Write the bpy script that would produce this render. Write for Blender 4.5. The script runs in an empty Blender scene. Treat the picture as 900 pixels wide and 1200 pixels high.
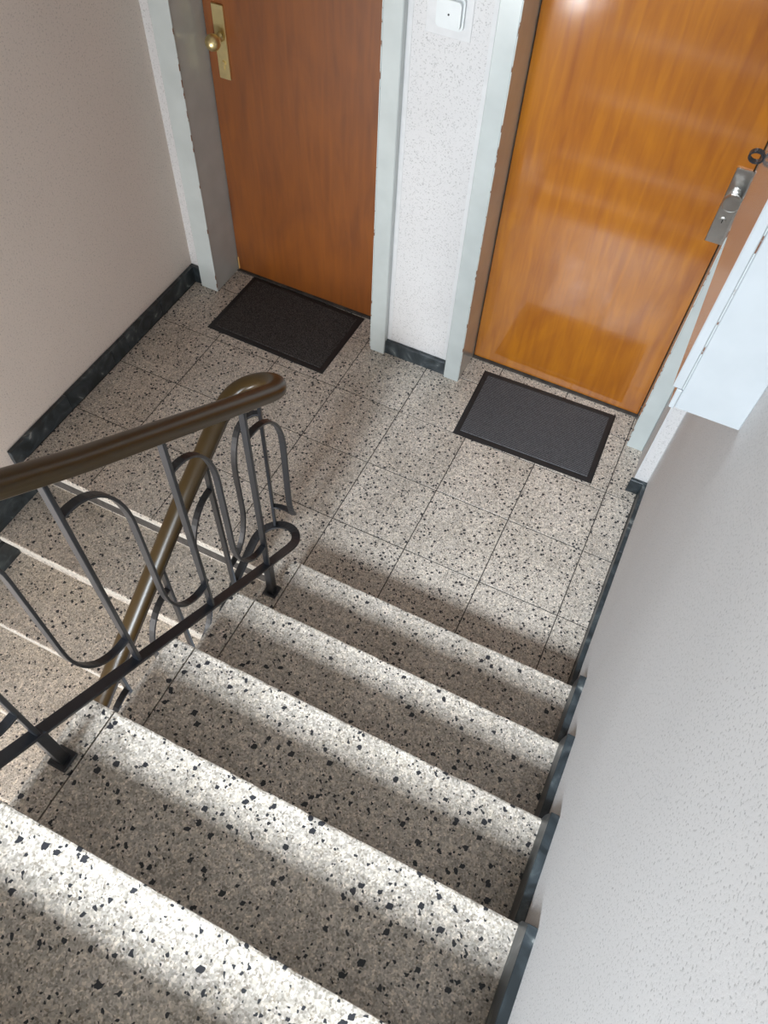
import bpy, bmesh, math, random
from mathutils import Vector, Matrix
random.seed(7)
sc = bpy.context.scene
COL = sc.collection

# ------------------------------------------------------------------ camera, light, exposure
def make_camera():
    yaw, pitch, roll = -0.3857, 0.9809, 0.0759
    fwd = Vector((math.sin(yaw)*math.cos(pitch), math.cos(yaw)*math.cos(pitch), -math.sin(pitch)))
    right = fwd.cross(Vector((0, 0, 1))).normalized()
    up = right.cross(fwd)
    r2 = math.cos(roll)*right + math.sin(roll)*up
    u2 = -math.sin(roll)*right + math.cos(roll)*up
    cam = bpy.data.cameras.new('camera')
    ob = bpy.data.objects.new('camera', cam)
    COL.objects.link(ob)
    m = Matrix((r2, u2, -fwd)).transposed().to_4x4()
    m.translation = Vector((0.7812, -2.0101, 2.4579))
    ob.matrix_world = m
    cam.sensor_fit = 'VERTICAL'
    cam.sensor_height = 36.0
    cam.lens = 906.845/1200*36.0
    cam.clip_start = 0.02
    sc.camera = ob
make_camera()

world = bpy.data.worlds.new('world')
sc.world = world
world.use_nodes = True
world.node_tree.nodes['Background'].inputs[0].default_value = (0.75, 0.85, 1.0, 1)
world.node_tree.nodes['Background'].inputs[1].default_value = 1.0

def area_light(name, loc, sx, sy, power, color, rot, spread):
    l = bpy.data.lights.new(name, 'AREA')
    l.shape = 'RECTANGLE'; l.size = sx; l.size_y = sy
    l.energy = power; l.color = color
    l.spread = math.radians(spread)
    o = bpy.data.objects.new(name, l)
    o.location = loc; o.rotation_euler = rot
    COL.objects.link(o)
    return o
YB = -4.50                     # stairwell's window wall (behind the camera)
WX0, WX1 = -0.55, 0.60
WZ0, WZ1 = 2.80, 3.55
area_light('daylight_upper_window', ((WX0+WX1)/2, YB+0.20, (WZ0+WZ1)/2), WX1-WX0, WZ1-WZ0, 102, (0.83, 0.92, 1.0), (math.radians(90-45), 0, 0), 92)
area_light('daylight_lower_window', (-0.45, YB+0.25, 0.0), 1.1, 0.95, 85, (0.96, 0.98, 1.0), (math.radians(90-5), 0, 0), 150)

sc.view_settings.view_transform = 'Standard'
sc.view_settings.look = 'None'
sc.view_settings.gamma = 1
sc.view_settings.use_curve_mapping = False
sc.view_settings.exposure = 0.0
sc.cycles.diffuse_bounces = 6
sc.cycles.glossy_bounces = 4
sc.cycles.max_bounces = 8

# ------------------------------------------------------------------ materials
def rgb(r, g, b):
    f = lambda c: (c/255/12.92) if c/255 <= 0.04045 else ((c/255+0.055)/1.055)**2.4
    return (f(r), f(g), f(b), 1)

class NT:
    def __init__(s, name):
        s.m = bpy.data.materials.new(name); s.m.use_nodes = True
        s.t = s.m.node_tree; s.b = s.t.nodes['Principled BSDF']
    def n(s, typ, **kw):
        x = s.t.nodes.new(typ)
        for k, v in kw.items():
            if k.startswith('i_'):
                x.inputs[int(k[2:]) if k[2:].isdigit() else k[2:]].default_value = v
            else: setattr(x, k, v)
        return x
    def l(s, a, b): s.t.links.new(a, b)
    def coords(s, randomize=False, scale=(1, 1, 1)):
        tc = s.n('ShaderNodeTexCoord')
        mp = s.n('ShaderNodeMapping'); mp.inputs['Scale'].default_value = scale
        if randomize:
            oi = s.n('ShaderNodeObjectInfo')
            mu = s.n('ShaderNodeVectorMath', operation='MULTIPLY_ADD')
            s.l(oi.outputs['Random'], mu.inputs[0]); mu.inputs[1].default_value = (13.1, 7.7, 5.3)
            s.l(tc.outputs['Object'], mu.inputs[2]); s.l(mu.outputs[0], mp.inputs['Vector'])
        else: s.l(tc.outputs['Object'], mp.inputs['Vector'])
        return mp.outputs['Vector']
    def ramp(s, fac, stops, interp='LINEAR'):
        r = s.n('ShaderNodeValToRGB'); r.color_ramp.interpolation = interp
        e = r.color_ramp.elements
        while len(e) < len(stops): e.new(0.5)
        for i, (p, c) in enumerate(stops):
            e[i].position = p; e[i].color = c
        s.l(fac, r.inputs[0]); return r.outputs[0]
    def math(s, op, a, b=None, clamp=False):
        x = s.n('ShaderNodeMath', operation=op); x.use_clamp = clamp
        for i, v in enumerate((a, b)):
            if v is None: continue
            if isinstance(v, (int, float)): x.inputs[i].default_value = v
            else: s.l(v, x.inputs[i])
        return x.outputs[0]
    def mix(s, fac, a, b, blend='MIX'):
        x = s.n('ShaderNodeMix', data_type='RGBA', blend_type=blend)
        for i, v in ((0, fac), (6, a), (7, b)):
            if isinstance(v, (int, float, tuple)): x.inputs[i].default_value = v
            else: s.l(v, x.inputs[i])
        return x.outputs[2]
    def bump(s, h, strength, dist):
        x = s.n('ShaderNodeBump'); x.inputs['Strength'].default_value = strength
        x.inputs['Distance'].default_value = dist
        s.l(h, x.inputs['Height']); s.l(x.outputs[0], s.b.inputs['Normal'])

def simple(name, col, rough=0.5, metal=0.0, coat=0.0, var=0.06, scale=30, bump=0.0):
    t = NT(name); v = t.coords(True)
    nz = t.n('ShaderNodeTexNoise'); nz.inputs['Scale'].default_value = scale; nz.inputs['Detail'].default_value = 4
    t.l(v, nz.inputs['Vector'])
    d = tuple(c*(1-var*2) for c in col[:3])+(1,); u = tuple(min(1, c*(1+var*2)) for c in col[:3])+(1,)
    t.l(t.ramp(nz.outputs[0], [(0.3, d), (0.7, u)]), t.b.inputs['Base Color'])
    t.b.inputs['Roughness'].default_value = rough; t.b.inputs['Metallic'].default_value = metal
    t.b.inputs['Coat Weight'].default_value = coat; t.b.inputs['Coat Roughness'].default_value = 0.08
    if bump: t.bump(nz.outputs[0], bump, 0.002)
    return t.m

def terrazzo(name, sc_big, base, thr=0.42, size=0.33, rough=0.34, fine=330, small=0.55):
    t = NT(name); v = t.coords(True); v.node.inputs['Rotation'].default_value = (0.7, 0.45, 0.9)
    nz = t.n('ShaderNodeTexNoise'); nz.inputs['Scale'].default_value = sc_big*1.9; nz.inputs['Detail'].default_value = 1
    t.l(v, nz.inputs['Vector'])
    dv = t.n('ShaderNodeVectorMath', operation='MULTIPLY_ADD'); t.l(nz.outputs['Color'], dv.inputs[0])
    k = 0.42/sc_big; dv.inputs[1].default_value = (k, k, k); t.l(v, dv.inputs[2])
    def chips(scale, thr, size):
        vo = t.n('ShaderNodeTexVoronoi', distance='MANHATTAN'); vo.inputs['Scale'].default_value = scale
        t.l(dv.outputs[0], vo.inputs['Vector'])
        sp = t.n('ShaderNodeSeparateColor'); t.l(vo.outputs['Color'], sp.inputs[0])
        pick = t.math('LESS_THAN', sp.outputs[0], thr)
        lim = t.math('MULTIPLY_ADD', sp.outputs[1], size*0.9); 
        lim.node.inputs[2].default_value = size*0.45
        near = t.math('LESS_THAN', vo.outputs['Distance'], lim)
        return t.math('MULTIPLY', pick, near)
    c1 = chips(sc_big, thr, size); c2 = chips(sc_big*2.1, thr*small, size)
    dark = t.math('MAXIMUM', c1, c2)
    # fine marble grains
    vf = t.n('ShaderNodeTexVoronoi'); vf.inputs['Scale'].default_value = fine; t.l(v, vf.inputs['Vector'])
    sf = t.n('ShaderNodeSeparateColor'); t.l(vf.outputs['Color'], sf.inputs[0])
    sh = lambda f, w=(1, 1, 1): tuple(min(1, c*f*q) for c, q in zip(base[:3], w))+(1,)
    g = t.ramp(sf.outputs[0], [(0.0, sh(0.55, (1, .95, .88))), (0.25, sh(0.85)), (0.6, sh(1.08)), (0.86, sh(1.3, (1, 1, 1.02))), (1.0, sh(1.55, (1, 1, 1.03)))])
    # larger pale aggregate
    vg = t.n('ShaderNodeTexVoronoi'); vg.inputs['Scale'].default_value = fine*0.42; t.l(v, vg.inputs['Vector'])
    sg = t.n('ShaderNodeSeparateColor'); t.l(vg.outputs['Color'], sg.inputs[0])
    pal = t.ramp(sg.outputs[1], [(0.0, (0.74, 0.74, 0.74, 1)), (0.5, (1, 1, 1, 1)), (1.0, (1.22, 1.2, 1.16, 1))])
    g = t.mix(1.0, g, pal, 'MULTIPLY')
    cl = t.n('ShaderNodeTexNoise'); cl.inputs['Scale'].default_value = 5; cl.inputs['Detail'].default_value = 5; t.l(v, cl.inputs['Vector'])
    g = t.mix(1.0, g, t.ramp(cl.outputs[0], [(0.3, (0.88, 0.87, 0.85, 1)), (0.7, (1.06, 1.06, 1.06, 1))]), 'MULTIPLY')
    col = t.mix(dark, g, (0.022, 0.023, 0.028, 1))
    t.l(col, t.b.inputs['Base Color'])
    rr = t.ramp(cl.outputs[0], [(0.3, (rough*1.2,)*3+(1,)), (0.7, (rough*0.85,)*3+(1,))])
    t.l(rr, t.b.inputs['Roughness'])
    t.bump(sf.outputs[0], 0.12, 0.0006)
    return t.m

def plaster(name, col, speck=0.5, scale=1.0, bump=0.5):
    t = NT(name); v = t.coords(False)
    nz = t.n('ShaderNodeTexNoise'); nz.inputs['Scale'].default_value = 190*scale; nz.inputs['Detail'].default_value = 3
    nz.inputs['Roughness'].default_value = 0.6
    t.l(v, nz.inputs['Vector'])
    lo = t.n('ShaderNodeTexNoise'); lo.inputs['Scale'].default_value = 2.2; lo.inputs['Detail'].default_value = 5; t.l(v, lo.inputs['Vector'])
    c = t.ramp(lo.outputs[0], [(0.3, tuple(q*0.94 for q in col[:3])+(1,)), (0.7, col)])
    sp = t.ramp(nz.outputs[0], [(0.34, (1-speck*0.75,)*3+(1,)), (0.43, (1, 1, 1, 1))])
    c = t.mix(1.0, c, sp, 'MULTIPLY')
    t.l(c, t.b.inputs['Base Color']); t.b.inputs['Roughness'].default_value = 0.85
    t.b.inputs['Specular IOR Level'].default_value = 0.25
    t.bump(nz.outputs[0], bump, 0.0016)
    return t.m

def veneer(name, lo, hi, rough=0.2, ior=1.75):
    t = NT(name); v = t.coords(False, scale=(1, 1, 0.09))
    n1 = t.n('ShaderNodeTexNoise'); n1.inputs['Scale'].default_value = 42; n1.inputs['Detail'].default_value = 6; n1.inputs['Distortion'].default_value = 0.6
    t.l(v, n1.inputs['Vector'])
    v2 = t.coords(False, scale=(1, 1, 0.35))
    n2 = t.n('ShaderNodeTexNoise'); n2.inputs['Scale'].default_value = 6; n2.inputs['Detail'].default_value = 5; n2.inputs['Distortion'].default_value = 1.2
    t.l(v2, n2.inputs['Vector'])
    f = t.math('ADD', t.math('MULTIPLY', n1.outputs[0], 0.5), t.math('MULTIPLY', n2.outputs[0], 0.5))
    t.l(t.ramp(f, [(0.34, lo), (0.64, hi)]), t.b.inputs['Base Color'])
    t.b.inputs['Roughness'].default_value = 0.45
    t.b.inputs['Coat Weight'].default_value = 1.0; t.b.inputs['Coat Roughness'].default_value = rough
    t.b.inputs['Coat IOR'].default_value = ior
    return t.m

def slate(name):
    t = NT(name); v = t.coords(True)
    nz = t.n('ShaderNodeTexNoise'); nz.inputs['Scale'].default_value = 9; nz.inputs['Detail'].default_value = 8; nz.inputs['Distortion'].default_value = 2.2
    t.l(v, nz.inputs['Vector'])
    c = t.ramp(nz.outputs[0], [(0.38, (0.014, 0.019, 0.022, 1)), (0.56, (0.035, 0.045, 0.052, 1)), (0.66, (0.075, 0.09, 0.095, 1)), (0.72, (0.3, 0.31, 0.3, 1)), (0.75, (0.04, 0.05, 0.055, 1))])
    t.l(c, t.b.inputs['Base Color']); t.b.inputs['Roughness'].default_value = 0.38
    t.bump(nz.outputs[0], 0.2, 0.002)
    return t.m

def mat_pile(name, a, b, ribs=True, direction='Y'):
    t = NT(name); v = t.coords(False)
    nz = t.n('ShaderNodeTexNoise'); nz.inputs['Scale'].default_value = 260; nz.inputs['Detail'].default_value = 2; t.l(v, nz.inputs['Vector'])
    w = t.n('ShaderNodeTexWave', bands_direction=direction); w.inputs['Scale'].default_value = 45; w.inputs['Distortion'].default_value = 1.6
    w.inputs['Detail Scale'].default_value = 9
    t.l(v, w.inputs['Vector'])
    h = t.math('MULTIPLY', nz.outputs[0], w.outputs['Fac'] if ribs else 1.0)
    t.l(t.ramp(h, [(0.1 if ribs else 0.42, a), (0.55 if ribs else 0.66, b)]), t.b.inputs['Base Color'])
    t.b.inputs['Roughness'].default_value = 0.75
    t.bump(h, 1.0, 0.004)
    return t.m

def worn_edge(name):
    t = NT(name); v = t.coords(False)
    nz = t.n('ShaderNodeTexNoise'); nz.inputs['Scale'].default_value = 26; nz.inputs['Detail'].default_value = 6; t.l(v, nz.inputs['Vector'])
    t.l(t.ramp(nz.outputs[0], [(0.56, rgb(196, 204, 203)), (0.60, rgb(122, 84, 62))]), t.b.inputs['Base Color'])
    t.b.inputs['Roughness'].default_value = 0.5
    return t.m

M = {}
M['tile'] = terrazzo('terrazzo_tile', 72, (0.50, 0.455, 0.40, 1), thr=0.62, size=0.44, rough=0.36)
M['tread'] = terrazzo('terrazzo_tread', 50, (0.50, 0.455, 0.40, 1), thr=0.34, size=0.42, rough=0.40, fine=270, small=1.1)
M['cement'] = simple('cement_edge', (0.46, 0.43, 0.38, 1), 0.7, var=0.1, scale=90, bump=0.3)
M['joint'] = simple('joint_mortar', (0.055, 0.048, 0.042, 1), 0.9, var=0.2)
M['wall'] = plaster('rough_plaster', (0.63, 0.62, 0.615, 1), 0.5, 1.15, 0.12)
M['wall_fine_bounce'] = plaster('fine_plaster_bounce_tint', (0.74, 0.655, 0.59, 1), 0.38, 0.9, 0.35)  # warm light bounced onto the left wall is put into this base colour
M['smooth'] = simple('smooth_plaster', (0.60, 0.60, 0.60, 1), 0.6, var=0.02)
M['ceiling'] = simple('ceiling_paint', (0.8, 0.79, 0.76, 1), 0.9, var=0.02)
M['casing'] = simple('grey_gloss_paint', (0.50, 0.54, 0.53, 1), 0.22, coat=0.4, var=0.03, scale=9)
M['white'] = simple('white_gloss_paint', (0.50, 0.53, 0.55, 1), 0.2, coat=0.6, var=0.02, scale=9)
M['worn'] = worn_edge('worn_paint_edge')
M['wood_dark'] = veneer('veneer_red_brown', (0.15, 0.038, 0.002, 1), (0.24, 0.066, 0.003, 1), 0.3, 1.4)
M['wood'] = veneer('veneer_orange', (0.32, 0.088, 0.002, 1), (0.50, 0.168, 0.002, 1), 0.10)
M['bare'] = simple('bare_wood', (0.65, 0.38, 0.12, 1), 0.6)
M['slate'] = slate('slate')
M['brass'] = simple('brushed_brass', (0.80, 0.66, 0.34, 1), 0.36, metal=1.0, var=0.04)
M['steel'] = simple('brushed_steel', (0.55, 0.54, 0.52, 1), 0.3, metal=1.0, var=0.04)
M['iron'] = simple('dark_grey_enamel', (0.014, 0.016, 0.020, 1), 0.38, coat=0.15, var=0.08, scale=60)
M['vinyl'] = simple('bronze_brown_vinyl', (0.046, 0.025, 0.004, 1), 0.33, coat=0.0, var=0.05, scale=14)
M['rubber'] = simple('black_rubber', (0.012, 0.012, 0.013, 1), 0.55)
M['pile_brown'] = mat_pile('charcoal_pile', (0.007, 0.006, 0.006, 1), (0.085, 0.078, 0.075, 1), False)
M['pile_grey'] = mat_pile('grey_ribbed_pile', (0.02, 0.02, 0.023, 1), (0.17, 0.172, 0.185, 1), True)
M['plastic'] = simple('white_plastic', (0.62, 0.65, 0.65, 1), 0.3, var=0.01)
M['black'] = simple('black_plastic', (0.01, 0.01, 0.01, 1), 0.4)

# ------------------------------------------------------------------ mesh helpers
def link(name, bm, mat, parent=None, smooth=False, loc=(0, 0, 0), mats=None):
    me = bpy.data.meshes.new(name)
    bmesh.ops.recalc_face_normals(bm, faces=bm.faces)
    bm.to_mesh(me); bm.free()
    for m_ in (mats or [mat]): me.materials.append(m_)
    if smooth:
        for p in me.polygons: p.use_smooth = True
    o = bpy.data.objects.new(name, me)
    COL.objects.link(o)
    if parent is not None: o.parent = parent
    o.location = loc
    return o
def empty(name, loc=(0, 0, 0), rz=0.0):
    o = bpy.data.objects.new(name, None); o.empty_display_size = 0.05
    o.location = loc; o.rotation_euler = (0, 0, rz); COL.objects.link(o); return o
def tag(o, label, cat=None, group=None, kind=None):
    o['label'] = label
    if cat: o['category'] = cat
    if group: o['group'] = group
    if kind: o['kind'] = kind
    return o
def struct(o, label=None):
    o['kind'] = 'structure'
    if label: o['label'] = label
    return o
def box(bm, x0, x1, y0, y1, z0, z1, bev=0.0, seg=1):
    vs = [bm.verts.new((x, y, z)) for x in (x0, x1) for y in (y0, y1) for z in (z0, z1)]
    fs = [(0, 1, 3, 2), (4, 6, 7, 5), (0, 4, 5, 1), (2, 3, 7, 6), (0, 2, 6, 4), (1, 5, 7, 3)]
    faces = [bm.faces.new([vs[i] for i in f]) for f in fs]
    if bev:
        ed = {e for f in faces for e in f.edges}
        bmesh.ops.bevel(bm, geom=list(ed), offset=bev, segments=seg, profile=0.5, affect='EDGES')
    return faces
def B(*a, **k):
    bm = bmesh.new(); box(bm, *a, **k); return bm
def prism(bm, pts, axis, a, b):
    """extrude a 2D polygon along an axis from a to b; pts are the two other coordinates in order"""
    def P(p, t):
        if axis == 'X': return (t, p[0], p[1])
        if axis == 'Y': return (p[0], t, p[1])
        return (p[0], p[1], t)
    A = [bm.verts.new(P(p, a)) for p in pts]; Bv = [bm.verts.new(P(p, b)) for p in pts]
    n = len(pts); faces = []
    faces.append(bm.faces.new(A)); faces.append(bm.faces.new(Bv[::-1]))
    for i in range(n): faces.append(bm.faces.new([A[i], Bv[i], Bv[(i+1) % n], A[(i+1) % n]]))
    return faces
def sweep(bm, pts, sides, prof, closed_caps=True):
    """sweep a closed 2D profile (u along side vector, v along normal) along pts"""
    rings = []
    n = len(pts)
    for i in range(n):
        a = pts[max(0, i-1)]; b = pts[min(n-1, i+1)]
        tan = (b-a).normalized()
        s = sides[i].normalized(); s = (s - tan*s.dot(tan)).normalized()
        nor = s.cross(tan).normalized()
        if nor.z < 0 and abs(nor.z) > 0.02 and False: nor = -nor
        rings.append([bm.verts.new(pts[i] + s*u + nor*v) for u, v in prof])
    m = len(prof)
    for i in range(n-1):
        for j in range(m):
            bm.faces.new([rings[i][j], rings[i][(j+1) % m], rings[i+1][(j+1) % m], rings[i+1][j]])
    bm.faces.new(rings[0][::-1]); bm.faces.new(rings[-1])
def rect(w, t):
    c = min(w, t)*0.16
    return [(-w/2+c, -t/2), (w/2-c, -t/2), (w/2, -t/2+c), (w/2, t/2-c), (w/2-c, t/2), (-w/2+c, t/2), (-w/2, t/2-c), (-w/2, -t/2+c)]
def cyl(bm, c, axis, r0, r1, h, seg=24):
    """cone frustum starting at c along axis vector"""
    ax = Vector(axis).normalized(); q = Vector((0, 0, 1)).rotation_difference(ax)
    mtx = Matrix.Translation(Vector(c)+ax*h/2) @ q.to_matrix().to_4x4()
    bmesh.ops.create_cone(bm, cap_ends=True, segments=seg, radius1=r0, radius2=r1, depth=h, matrix=mtx)
def lathe(bm, c, axis, prof, seg=28):
    """prof: (r, t) list along axis"""
    ax = Vector(axis).normalized(); q = Vector((0, 0, 1)).rotation_difference(ax)
    rings = []
    for r, t in prof:
        rings.append([bm.verts.new(Vector(c)+q @ Vector((r*math.cos(2*math.pi*i/seg), r*math.sin(2*math.pi*i/seg), t))) for i in range(seg)])
    for a, b in zip(rings, rings[1:]):
        for i in range(seg): bm.faces.new([a[i], a[(i+1) % seg], b[(i+1) % seg], b[i]])
    bm.faces.new(rings[0][::-1]); bm.faces.new(rings[-1])

# ------------------------------------------------------------------ dimensions
XL, XR = -1.21, 1.03            # plaster faces of the side walls
YD = 0.30                       # plaster face of the door wall
YF = 0.45                       # door leaf faces
Y1, G, R = -0.918, 0.264, 0.19  # first nosing up, going, rise
YD0, GD = -0.914, 0.253         # down flight
NUP = 8
ZH = NUP*R                      # half landing
XA, XG, XS = -0.02, 0.053, 1.010   # stair end, groove, skirting face
TOP = 4.6; BOT = -NUP*R

# ------------------------------------------------------------------ setting: shell
bm = bmesh.new()
box(bm, XL-0.25, XL, YB-0.2, YD+0.4, BOT-0.2, TOP)
wl = struct(link('wall_left', bm, M['wall_fine_bounce']), 'rough plastered wall left of the landing, shaded, warm bounced light put into its colour')
bm = bmesh.new()
box(bm, XR, XR+0.25, YB-0.2, YD+0.4, BOT-0.2, TOP)
wr = struct(link('wall_right', bm, M['wall']), 'rough white plastered wall rising along the stairs at right')
# pilaster at the end of the right wall
bm = B(0.976, XR, 0.062, YD, -0.0, 2.9, bev=0.003)
p = link('pilaster', bm, M['wall'], wr)
for x0, x1 in ((0.976, 0.984),):
    link('smooth_strip', B(x0, x1, 0.0608, 0.063, 0.075, 2.9), M['smooth'], wr)
# door wall, with openings
OP = ((-1.06, -0.27), (0.152, 0.907))
wf = struct(link('wall_front', B(XL, OP[0][0]-0.02, YD, YD+0.35, 0, 2.9), M['wall']), 'plastered wall with the two apartment doors')
link('wall_pier', B(OP[0][1]+0.02, OP[1][0]-0.02, YD, YD+0.35, 0, 2.9), M['wall'], wf)
link('wall_pier', B(OP[1][1]+0.02, XR, YD, YD+0.35, 0, 2.9), M['wall'], wf)
link('wall_above_doors', B(XL, XR, YD, YD+0.35, 2.05, 2.9), M['wall'], wf)
link('door_light_blocker', B(XL, XR, YF+0.06, YD+0.35, 0, 2.05), M['joint'], wf)  # added unseen backing that blocks world light leaking round the door leaves
# smooth margins beside the casings and round the switch
link('smooth_margin', B(-0.208, -0.184, YD-0.0015, YD+0.001, 0.06, 2.1), M['smooth'], wf)
link('smooth_margin', B(0.062, 0.088, YD-0.0015, YD+0.001, 0.06, 2.1), M['smooth'], wf)
bm = B(-0.142, 0.004, YD-0.0025, YD+0.001, 1.338, 1.49, bev=0.001)
link('smooth_patch', bm, M['smooth'], wf)
# window wall behind the camera
wb = struct(link('wall_back', B(XL, XR, YB-0.3, YB, BOT, -0.52), M['wall']), 'window wall of the stairwell')
link('wall_band', B(XL, XR, YB-0.3, YB, 0.5, WZ0), M['wall'], wb)
link('wall_band', B(XL, XR, YB-0.3, YB, WZ1, TOP), M['wall'], wb)
link('wall_band', B(XL, WX0, YB-0.3, YB, WZ0, WZ1), M['wall'], wb)
link('wall_band', B(WX1, XR, YB-0.3, YB, WZ0, WZ1), M['wall'], wb)
link('wall_band', B(XL, -1.0, YB-0.3, YB, -0.52, 0.5), M['wall'], wb)
link('wall_band', B(0.1, XR, YB-0.3, YB, -0.52, 0.5), M['wall'], wb)
def window(name, x0, x1, z0, z1):
    e = struct(empty(name, ((x0+x1)/2, YB-0.1, z0)), 'stairwell window')
    c = (x0+x1)/2
    for a in ((x0-c, x0-c+0.05, 0, z1-z0), (x1-c-0.05, x1-c, 0, z1-z0), (x0-c, x1-c, 0, 0.05), (x0-c, x1-c, z1-z0-0.05, z1-z0), (-0.025, 0.025, 0.05, z1-z0-0.05)):
        link('window_frame', B(a[0], a[1], -0.03, 0.03, a[2], a[3]), M['white'], e)
    g = NT(name+'_glass'); g.b.inputs['Transmission Weight'].default_value = 1; g.b.inputs['Roughness'].default_value = 0.05
    link('pane', B(x0-c+0.04, x1-c-0.04, -0.004, 0.004, 0.04, z1-z0-0.04), g.m, e)
window('window_1', WX0, WX1, WZ0, WZ1)
window('window_2', -1.0, 0.1, -0.52, 0.5)
# ceiling, slabs above
ce = struct(link('ceiling', B(XL, XR, Y1+0.0, YD+0.35, 2.9, 3.02), M['ceiling']), 'underside of the next landing')
link('stairwell_ceiling', B(XL, XR, YB-0.3, YD+0.4, TOP, TOP+0.1), M['ceiling'], ce)
link('upper_end_wall', B(XL, XR, YD, YD+0.35, 3.02, TOP), M['ceiling'], ce)
bm = bmesh.new()               # next flight, up the left side from the half landing
prism(bm, [(Y1, 3.02), (Y1, 2.80), (Y1-(NUP-1)*G, ZH-0.02), (Y1-(NUP-1)*G, ZH+0.19)], 'X', XL, -0.13)
link('flight_soffit', bm, M['ceiling'], ce)

# ------------------------------------------------------------------ floor of terrazzo tiles
fl = struct(link('floor', B(XL, XR, YD0+0.03, YF+0.06, -0.16, -0.0018), M['joint']), 'speckled terrazzo tiled landing floor')
xs = [XL+0.02, -0.9, -0.6, -0.3, 0.0, 0.3, 0.6, 0.9, XS+0.003]
ys = [YF+0.04, 0.3, 0.0, -0.3, -0.6]
jt = 0.0019
def tile(x0, x1, y0, y1, dz):
    bm = B(x0+jt, x1-jt, y0+jt, y1-jt, -0.02, dz, bev=0.0005)
    cx, cy = (x0+x1)/2, (y0+y1)/2
    bmesh.ops.translate(bm, verts=bm.verts, vec=(-cx, -cy, 0))
    return link('terrazzo_tile', bm, M['tile'], fl, loc=(cx, cy, 0))
for i in range(len(xs)-1):
    for j in range(len(ys)-1):
        if j == 0 and not any(a-0.0 < xs[i+1] and b > xs[i] for a, b in OP): continue
        x0, x1 = xs[i], xs[i+1]
        tile(x0, x1, ys[j+1], ys[j], random.uniform(-0.0008, 0.0006))
    y_end = YD0 if xs[i+1] <= 0.001 else Y1+0.03
    tile(xs[i], xs[i+1], y_end-jt, -0.6, random.uniform(-0.0006, 0.0006))
# front edge of the landing above the down flight
link('landing_edge', B(XL+0.02, -0.085, YD0+0.001, YD0+0.035, -0.042, -0.0195, bev=0.003), M['cement'], fl)

# half landings, out of view
struct(link('half_landing_upper', B(XL, XR, YB-0.0, Y1-(NUP-1)*G-0.002, ZH-0.16, ZH), M['tread']), 'half landing above')
struct(link('half_landing_lower', B(XL, XR, YB-0.0, YD0-(NUP)*GD+0.2, BOT-0.16, BOT), M['tread']), 'half landing below')

# ------------------------------------------------------------------ stairs
def tread_mesh(x0, x1, yn, yb, thick=0.042, chip=True):
    """tread slab: nosing at y=0 pointing to +sign, back at yb; irregular worn front arris"""
    sgn = 1 if yb < yn else -1
    d = abs(yb-yn)
    nx = max(3, int((x1-x0)/0.018))
    prof = [(0.0, -thick), (0.0, -0.004), (0.0012, -0.0012), (0.005, 0.0), (d, 0.0), (d, -thick)]
    bm = bmesh.new(); rings = []
    for i in range(nx+1):
        x = x0+(x1-x0)*i/nx
        w = random.random()**6*0.0035 if (chip and 0 < i < nx) else 0.0
        r = []
        for k, (u, z) in enumerate(prof):
            if k == 1: z -= w
            if k == 2: u += w*0.6; z -= w*0.35
            if k == 3: u += w
            r.append(bm.verts.new((x, yn-sgn*u, z)))
        rings.append(r)
    m = len(prof)
    for a, b in zip(rings, rings[1:]):
        for k in range(m):
            f = bm.faces.new([a[k], a[(k+1) % m], b[(k+1) % m], b[k]])
            f.material_index = 1 if k == 0 else 0
    bm.faces.new(rings[0]); bm.faces.new(rings[-1][::-1])
    return bm

up = empty('staircase', (0, Y1, 0))
tag(up, 'bright speckled terrazzo flight descending to the landing along the white wall', 'stairs')
for k in range(1, NUP+1):
    yn = Y1-(k-1)*G; z = k*R
    yb = yn-G-0.045 if k < NUP else yn-0.01
    if k == NUP: continue
    o = link('tread', tread_mesh(XG+0.0018, XS+0.004, 0, yb-yn), None, up, loc=(0, yn-Y1, z), mats=[M['tread'], M['tread']])
    o = link('tread_end', tread_mesh(XA, XG-0.0018, 0, yb-yn), None, up, loc=(0, yn-Y1, z+0.0005), mats=[M['tread'], M['tread']])
for k in range(1, NUP+1):
    yn = Y1-(k-1)*G; z = k*R
    link('riser', B(XA+0.012, XS, yn-Y1-0.06, yn-Y1-0.035, z-R+0.0, z-(0.042 if k < NUP else 0)), M['tread'], up)
bm = bmesh.new()
pts = [(-0.05, 0.0), (-0.05, R-0.045)]
for k in range(1, NUP):
    pts += [(-(k)*G-0.06, k*R-0.045), (-(k)*G-0.06, (k+1)*R-0.045)]
pts += [(-(NUP-1)*G-0.06, ZH-0.2), (-0.3, -0.02)]
prism(bm, pts, 'X', XA+0.014, XS)
link('flight_core', bm, M['ceiling'], up)

dn = empty('staircase', (0, YD0, 0))
tag(dn, 'shaded terrazzo flight going down behind the railing at left', 'stairs')
XDL, XDR = XL+0.02, -0.085
for k in range(1, NUP):
    yn = YD0-k*GD; z = -k*R
    o = link('tread', tread_mesh(XDL, XDR, 0, GD+0.045-0.004, 0.036), None, dn, loc=(0, yn-YD0, z), mats=[M['tread'], M['cement']])
for k in range(0, NUP):
    yn = YD0-k*GD; z = -k*R
    link('riser', B(XDL, XDR-0.01, yn-YD0+0.04, yn-YD0+0.06, z-R, z-0.037), M['tread'], dn)
bm = bmesh.new()
pts = [(0.045, -0.04)]
for k in range(1, NUP+1):
    pts += [(-(k-1)*GD+0.045, -k*R-0.04), (-k*GD+0.045, -k*R-0.04)]
pts += [(-NUP*GD+0.045, -NUP*R-0.16), (0.045, -0.3)]
prism(bm, pts, 'X', XDL, XDR-0.012)
link('flight_core', bm, M['ceiling'], dn)

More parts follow.
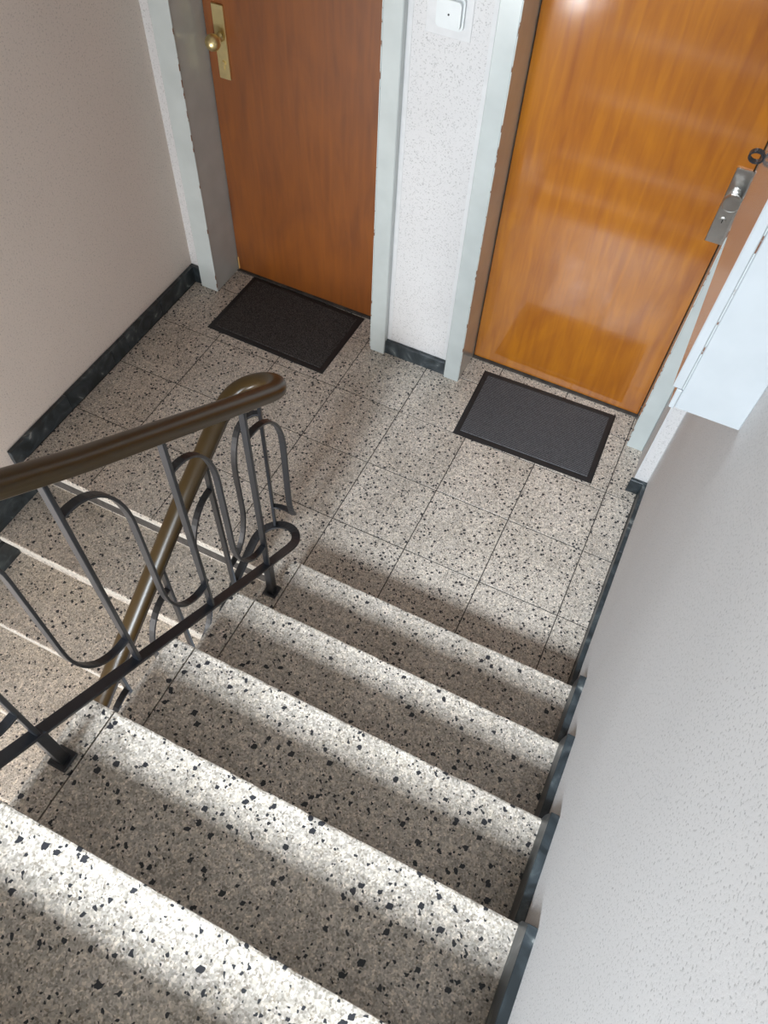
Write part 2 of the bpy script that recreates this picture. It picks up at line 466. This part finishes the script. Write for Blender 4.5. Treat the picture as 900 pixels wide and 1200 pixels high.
# ------------------------------------------------------------------ slate baseboards
def slab(name, parent, b, loc=None, bev=0.002):
    return link(name, B(*b, bev=bev), M['slate'], parent)
bl = struct(empty('baseboard_left', (0, 0, 0)), 'dark slate skirting along the left wall')
ysl = [YD-0.02, 0.02, -0.23, -0.33, -0.62, YD0-0.035]
for a, b in zip(ysl, ysl[1:]):
    slab('slate_piece', bl, (XL, XL+0.02, b+0.0006, a-0.0006, -0.001, 0.085+random.uniform(-0.001, 0.001)))
slab('slate_piece', bl, (XL, OP[0][0]-0.088, YD-0.02, YD, -0.001, 0.085))
bf = struct(empty('baseboard_front', (0, 0, 0)), 'dark worn slate skirting between the doors')
slab('slate_piece', bf, (-0.203, 0.084, YD-0.02, YD, -0.001, 0.070))
br = struct(empty('baseboard_right', (0, 0, 0)), 'dark slate skirting of the white wall')
slab('slate_piece', br, (0.966, XR, 0.046, 0.062, -0.001, 0.072))
slab('slate_piece', br, (XS+0.005, XR, -0.295, 0.046, -0.001, 0.075))
slab('slate_piece', br, (XS+0.003, XR, -0.905, -0.297, -0.001, 0.078))
def stair_piece(parent, x0, x1, yn, z, g, front, h=0.115, dirn=1):
    bm = bmesh.new()
    pts = [(yn+0.006, z-0.05), (yn+0.002, z+0.03), (yn-0.012, z+h), (yn-g-0.0, z+h), (yn-g+0.002, z-0.05)]
    if dirn < 0:
        pts = [(yn+g-0.02, z-0.002), (yn+g-0.02, z+h), (yn-0.03, z+h), (yn-0.012, z+0.02), (yn-0.008, z-0.04), (yn+g-0.02, z-0.04)]
        pts = [(yn+g+0.037, z-0.04), (yn+g+0.037, z+h), (yn-0.03, z+h), (yn-0.012, z+0.02), (yn-0.008, z-0.04)]
    prism(bm, pts, 'X', x0, x1)
    es = [e for e in bm.edges]
    bmesh.ops.bevel(bm, geom=es, offset=0.0012, segments=1, affect='EDGES')
    return link('slate_piece', bm, M['slate'], parent)
for k in range(1, NUP):
    stair_piece(br, XS+0.0, XR, Y1-(k-1)*G, k*R, G, True)
for k in range(1, NUP):
    stair_piece(bl, XL, XL+0.0195, YD0-k*GD, -k*R, GD, True, dirn=-1, h=0.125)

# ------------------------------------------------------------------ doors
def door(name, x0, x1, wood, label):
    e = struct(empty(name, ((x0+x1)/2, YD, 0)), label)
    c = (x0+x1)/2; H = 2.02
    a, b = x0-c, x1-c
    w1 = 0.088 if name == 'door_1' else 0.068
    w2 = 0.068
    yf, yb = 0.268-YD, YF-YD
    # casings: front board plus jamb
    for s, (p, q, w) in ((-1, (a-w1, a, w1)), (1, (b, b+w2, w2))):
        cs = link('casing', B(p, q, yf, yb+0.06, 0.0, H, bev=0.003), M['casing'], e)
        xi = q if s < 0 else p
        link('worn_edge', B(xi-0.0012, xi+0.0012, yf-0.0006, yf+0.003, 0.02, H), M['worn'], cs)
    link('casing', B(a-w1, b+w2, yf, yb+0.06, H, H+0.07, bev=0.003), M['casing'], e)
    leaf = link('door_leaf', B(a+0.003, b-0.003, yb, yb+0.045, 0.008, H-0.003, bev=0.002), wood, e)
    link('threshold', B(a, b, yb-0.012, yb+0.04, -0.001, 0.006, bev=0.001), M['joint'], e)
    return e, c
d1, c1 = door('door_1', OP[0][0], OP[0][1], M['wood_dark'], 'left apartment door, reddish brown veneer with brass knob plate')
d2, c2 = door('door_2', OP[1][0], OP[1][1], M['wood'], 'right apartment door, glossy orange veneer with steel knob plate')
yb = YF-YD
pl = link('knob_plate', B(-0.992-0.024-c1, -0.992+0.024-c1, yb-0.008, yb, 0.912, 1.17, bev=0.002), M['brass'], d1); pl['label'] = 'brass plate'
bm = bmesh.new()
prof = [(0.017, 0), (0.015, 0.006), (0.0095, 0.010), (0.0095, 0.024)] + [(0.029*math.sin(t), 0.048-0.027*math.cos(t)) for t in [math.radians(a) for a in (28, 50, 70, 90, 110, 130, 150, 168, 176)]]
lathe(bm, (-0.992-c1, yb-0.008, 1.062), (0, -1, 0), prof)
o = link('door_knob', bm, M['brass'], pl, smooth=True)
bm = bmesh.new(); cyl(bm, (-0.990-c1, yb-0.008, 0.972), (0, -1, 0), 0.0085, 0.0085, 0.006)
box(bm, -0.993-c1, -0.987-c1, yb-0.0125, yb-0.006, 0.948, 0.97)
link('lock_cylinder', bm, M['brass'], pl)
link('split_wood', B(-1.055-c1, -1.049-c1, yb-0.002, yb+0.002, 0.01, 0.075), M['bare'], d1)['label'] = 'pale splintered wood at the leaf corner'
pl = link('knob_plate', B(0.884-0.028-c2, 0.884+0.028-c2, yb-0.009, yb, 0.868, 1.128, bev=0.002), M['steel'], d2); pl['label'] = 'steel plate'
bm = bmesh.new()
lathe(bm, (0.884-c2, yb-0.009, 1.045), (0, -1, 0), [(0.020, 0), (0.019, 0.010), (0.0125, 0.014), (0.011, 0.028), (0.014, 0.034), (0.025, 0.038), (0.028, 0.042), (0.0285, 0.047), (0.028, 0.052), (0.0255, 0.056), (0.024, 0.0555)])
link('door_knob', bm, M['steel'], pl, smooth=False)
bm = bmesh.new(); cyl(bm, (0.882-c2, yb-0.009, 0.952), (0, -1, 0), 0.0115, 0.0115, 0.005); box(bm, 0.8765-c2, 0.8875-c2, yb-0.0135, yb-0.008, 0.926, 0.95)
lc = link('lock_cylinder', bm, M['steel'], pl)
link('keyhole', B(0.8805-c2, 0.8835-c2, yb-0.0146, yb-0.0135, 0.947, 0.959), M['black'], lc)

# ------------------------------------------------------------------ switch
sw = empty('light_switch', (-0.064, YD, 1.409))
tag(sw, 'white square light switch with dark dot on the wall between doors', 'switch')
def rounded(bm, hw, hh, r, y0, y1, seg=6):
    pts = []
    for cx, cz, a0 in ((hw-r, hh-r, 0), (-hw+r, hh-r, 90), (-hw+r, -hh+r, 180), (hw-r, -hh+r, 270)):
        for i in range(seg+1):
            a = math.radians(a0+90*i/seg); pts.append((cx+r*math.cos(a), cz+r*math.sin(a)))
    prism(bm, pts, 'Y', y0, y1)
bm = bmesh.new(); rounded(bm, 0.044, 0.044, 0.012, -0.012, 0.0)
bmesh.ops.bevel(bm, geom=[e for e in bm.edges], offset=0.0012, segments=2, affect='EDGES')
link('switch_frame', bm, M['plastic'], sw)
bm = bmesh.new(); rounded(bm, 0.0375, 0.0375, 0.010, -0.024, -0.010)
bmesh.ops.bevel(bm, geom=[e for e in bm.edges], offset=0.0015, segments=2, affect='EDGES')
rk = link('switch_button', bm, M['plastic'], sw)
bm = bmesh.new(); cyl(bm, (0, -0.0235, 0), (0, -1, 0), 0.003, 0.003, 0.0015, 12)
link('indicator_dot', bm, M['black'], rk)

# ------------------------------------------------------------------ wall cabinet
cab = empty('wall_cabinet', (XR, -0.505, 1.31))
tag(cab, 'white painted wall cabinet with chipped edges on the right wall', 'cabinet')
link('cabinet_body', B(0.900-XR, 0.0, -0.30, 0.30, 0.0, 0.95, bev=0.002), M['white'], cab)
link('cabinet_frame', B(0.888-XR, 0.8995-XR, -0.302, 0.302, -0.002, 0.050, bev=0.002), M['white'], cab)
dr = link('cabinet_door', B(0.878-XR, 0.8970-XR, -0.304, 0.30, 0.054, 0.95, bev=0.002), M['white'], cab)
link('worn_edge', B(0.8975-XR, 0.8995-XR, -0.302, -0.299, 0.054, 0.95), M['worn'], dr)
bm = bmesh.new()
ring = [Vector((0.878-XR-0.016+0.015*math.cos(a), 0.262, 0.225+0.012*math.sin(a))) for a in [i*math.pi/9 for i in range(18)]]
sweep(bm, ring+[ring[0]], [Vector((0, 1, 0))]*19, rect(0.016, 0.004))
link('cabinet_knob', bm, M['iron'], dr)

# ------------------------------------------------------------------ doormats
def mat(label, cx, cy, w, d, rz, pile, group='doormats before the apartment doors'):
    e = empty('doormat', (cx, cy, 0.0005), rz); tag(e, label, 'doormat')
    bm = bmesh.new()
    h = 0.0035; b = 0.024
    o = [(-w/2, -d/2), (w/2, -d/2), (w/2, d/2), (-w/2, d/2)]
    i_ = [(x-math.copysign(b, x), y-math.copysign(b, y)) for x, y in o]
    lo = [bm.verts.new((x, y, 0)) for x, y in o]; ed = [bm.verts.new((x, y, 0.0015)) for x, y in o]
    mid = [bm.verts.new((x-math.copysign(0.01, x), y-math.copysign(0.01, y), h)) for x, y in o]
    inn = [bm.verts.new((x, y, h)) for x, y in i_]; bot = [bm.verts.new((x, y, 0)) for x, y in i_]
    for r0, r1 in ((lo, ed), (ed, mid), (mid, inn), (inn, bot), (bot, lo)):
        for k in range(4): bm.faces.new([r0[k], r0[(k+1) % 4], r1[(k+1) % 4], r1[k]])
    link('mat_border', bm, M['rubber'], e)
    link('mat_pile', B(-w/2+b, w/2-b, -d/2+b, d/2-b, 0.0005, 0.0065, bev=0.002), pile, e)
    return e
mat('dark brown-black doormat before the red-brown left door', -0.676, 0.2395, 0.59, 0.395, math.radians(-1.2), M['pile_brown'])
mat('charcoal grey ribbed doormat before the orange right door', 0.534, 0.201, 0.592, 0.392, math.radians(1.6), M['pile_grey'])

# ------------------------------------------------------------------ railing
rail = empty('stair_railing', (0, Y1, 0))
tag(rail, 'dark metal stair railing with curved bars and brown handrail', 'railing')
XU, XD = 0.017, -0.140
YC = -0.905                         # where the turn starts
RAD = (XU-XD)/2; XC = (XU+XD)/2
ARC = math.pi*RAD
def plan(s, r=RAD, YC=YC):
    """s<0 on the up side (distance from the turn), 0..ARC in the turn, >ARC on the down side; returns point and side vector"""
    if s < 0: return Vector((XC+r, YC+s, 0)), Vector((1, 0, 0))
    if s <= ARC:
        a = s/RAD
        return Vector((XC+r*math.cos(a), YC+r*math.sin(a), 0)), Vector((math.cos(a), math.sin(a), 0))
    return Vector((XC-r, YC-(s-ARC), 0)), Vector((-1, 0, 0))
def lerp_tab(tab, s):
    if s <= tab[0][0]:
        (a, b), (c, d) = tab[0], tab[1]
    elif s >= tab[-1][0]:
        (a, b), (c, d) = tab[-2], tab[-1]
    else:
        for (a, b), (c, d) in zip(tab, tab[1:]):
            if a <= s <= c: break
    return b+(d-b)*(s-a)/(c-a)
# bottom rail height and handrail height along s
def bar_z(s):
    return lerp_tab([(-1.86, 1.588), (-0.148, 0.362), (0.0, 0.262), (ARC, 0.175), (ARC+0.145, 0.100), (ARC+1.86, 0.100-1.715*0.72)], s)
def hand_z(s):
    return lerp_tab([(-1.86, 2.36), (-0.58, 1.41), (-0.10, 1.085), (-0.0, 1.018), (0.05, 0.992), (ARC*0.5, 0.945), (ARC, 0.885), (ARC+0.06, 0.850), (ARC+0.24, 0.748), (ARC+0.70, 0.440), (ARC+1.86, -0.375)], s)
def along(s0, s1, zf, step=0.02, yc=YC):
    n = max(2, int(abs(s1-s0)/step)); P = []; S = []
    for i in range(n+1):
        s = s0+(s1-s0)*i/n
        p, sd = plan(s, RAD, yc); p.z = zf(s); P.append(p); S.append(sd)
    return P, S
def smoothz(f, w=0.05):
    return lambda s: sum(f(s+w*t) for t in (-1, -0.66, -0.33, 0, 0.33, 0.66, 1))/7
OFF = Vector((0, -Y1, 0))
def addsweep(name, P, S, prof, mat_, smooth=False, parent=rail):
    bm = bmesh.new(); sweep(bm, [p+OFF for p in P], S, prof)
    return link(name, bm, mat_, parent, smooth=smooth)
# bottom rail
P, S = along(-1.86, ARC+1.86, smoothz(bar_z, 0.03), 0.015)
addsweep('bottom_rail', P, S, rect(0.029, 0.008), M['iron'])
# balusters: s positions
up_s = [-0.148-0.264*i for i in range(7)]
dn_s = [ARC+0.145+0.257*i for i in range(7)]
mid_s = ARC*0.64
HW = 0.012
def baluster(s, z0, z1, w=0.019, t=0.010):
    p, sd = plan(s)
    a = p.copy(); a.z = z0; b = p.copy(); b.z = z1
    bm = bmesh.new(); tan = Vector((0, 0, 1)); nor = sd.cross(tan)
    vs = []
    pr = rect(w, t)
    r0 = [bm.verts.new(a+OFF+sd*u+nor*v) for u, v in pr]; r1 = [bm.verts.new(b+OFF+sd*u+nor*v) for u, v in pr]
    for j in range(len(pr)): bm.faces.new([r0[j], r0[(j+1) % len(pr)], r1[(j+1) % len(pr)], r1[j]])
    bm.faces.new(r0[::-1]); bm.faces.new(r1)
    return link('baluster', bm, M['iron'], rail)
order = sorted(up_s+[mid_s]+dn_s)
for s in order:
    baluster(s, bar_z(s)-0.002, hand_z(s)-0.012)
# curved infill bars, each from the upper baluster's top to the lower baluster's foot
def scurve(sa, sb):
    sm = (sa+sb)/2
    za = hand_z(sa)-0.138; zb = bar_z(sb)+0.118
    L = sb-sa; q = L/2
    top = []
    for k in range(13):
        t = math.radians(90*k/12)
        top.append((math.sin(t)**0.85, -0.2*(1-math.cos(t))))
    out = [(sa+q*u, za+v) for u, v in top] + [(sm+q*(1-u), zb-v) for u, v in top[::-1]]
    P, S = [], []
    for s, z in out:
        p, sd = plan(s); p.z = z; P.append(p); S.append(sd)
    addsweep('curved_bar', P, S, rect(0.019, 0.007), M['iron'])
for a, b in zip(order, order[1:]): scurve(a, b)
# posts with foot plates
for i in (0, 3, 6):
    s = up_s[i]; p, sd = plan(s)
    ztop = bar_z(s); zt = R*round((i+1))
    y = p.y-Y1
    post = link('post', B(XU-0.010, XU+0.014, y-0.012, y+0.012, zt, ztop, bev=0.001), M['iron'], rail)
    link('base_plate', B(XU-0.021, XU+0.025, y-0.023, y+0.023, zt, zt+0.009, bev=0.002), M['iron'], post)
for i in (2, 5):
    s = dn_s[i]; p, sd = plan(s); y = p.y-Y1
    kk = math.floor((YD0-p.y)/GD)
    zt = -R*kk
    post = link('post', B(XD-0.012, XD+0.008, y-0.010, y+0.010, zt, bar_z(s), bev=0.001), M['iron'], rail)
    link('base_plate', B(XD-0.025, XD+0.021, y-0.023, y+0.023, zt, zt+0.009, bev=0.002), M['iron'], post)
# handrail: profile 50 mm wide with domed top and side lips
hp = []
for a in range(0, 181, 15):
    t = math.radians(a); hp.append((0.025*math.cos(t), 0.006+0.014*math.sin(t)))
hp += [(-0.0255, 0.000), (-0.0235, -0.004), (-0.0245, -0.009), (-0.021, -0.013), (-0.012, -0.014), (0.012, -0.014), (0.021, -0.013), (0.0245, -0.009), (0.0235, -0.004), (0.0255, 0.000)]
P, S = along(-1.86, ARC+1.86, smoothz(hand_z, 0.035), 0.012, -0.925)
addsweep('handrail', P, S, hp, M['vinyl'], smooth=True)
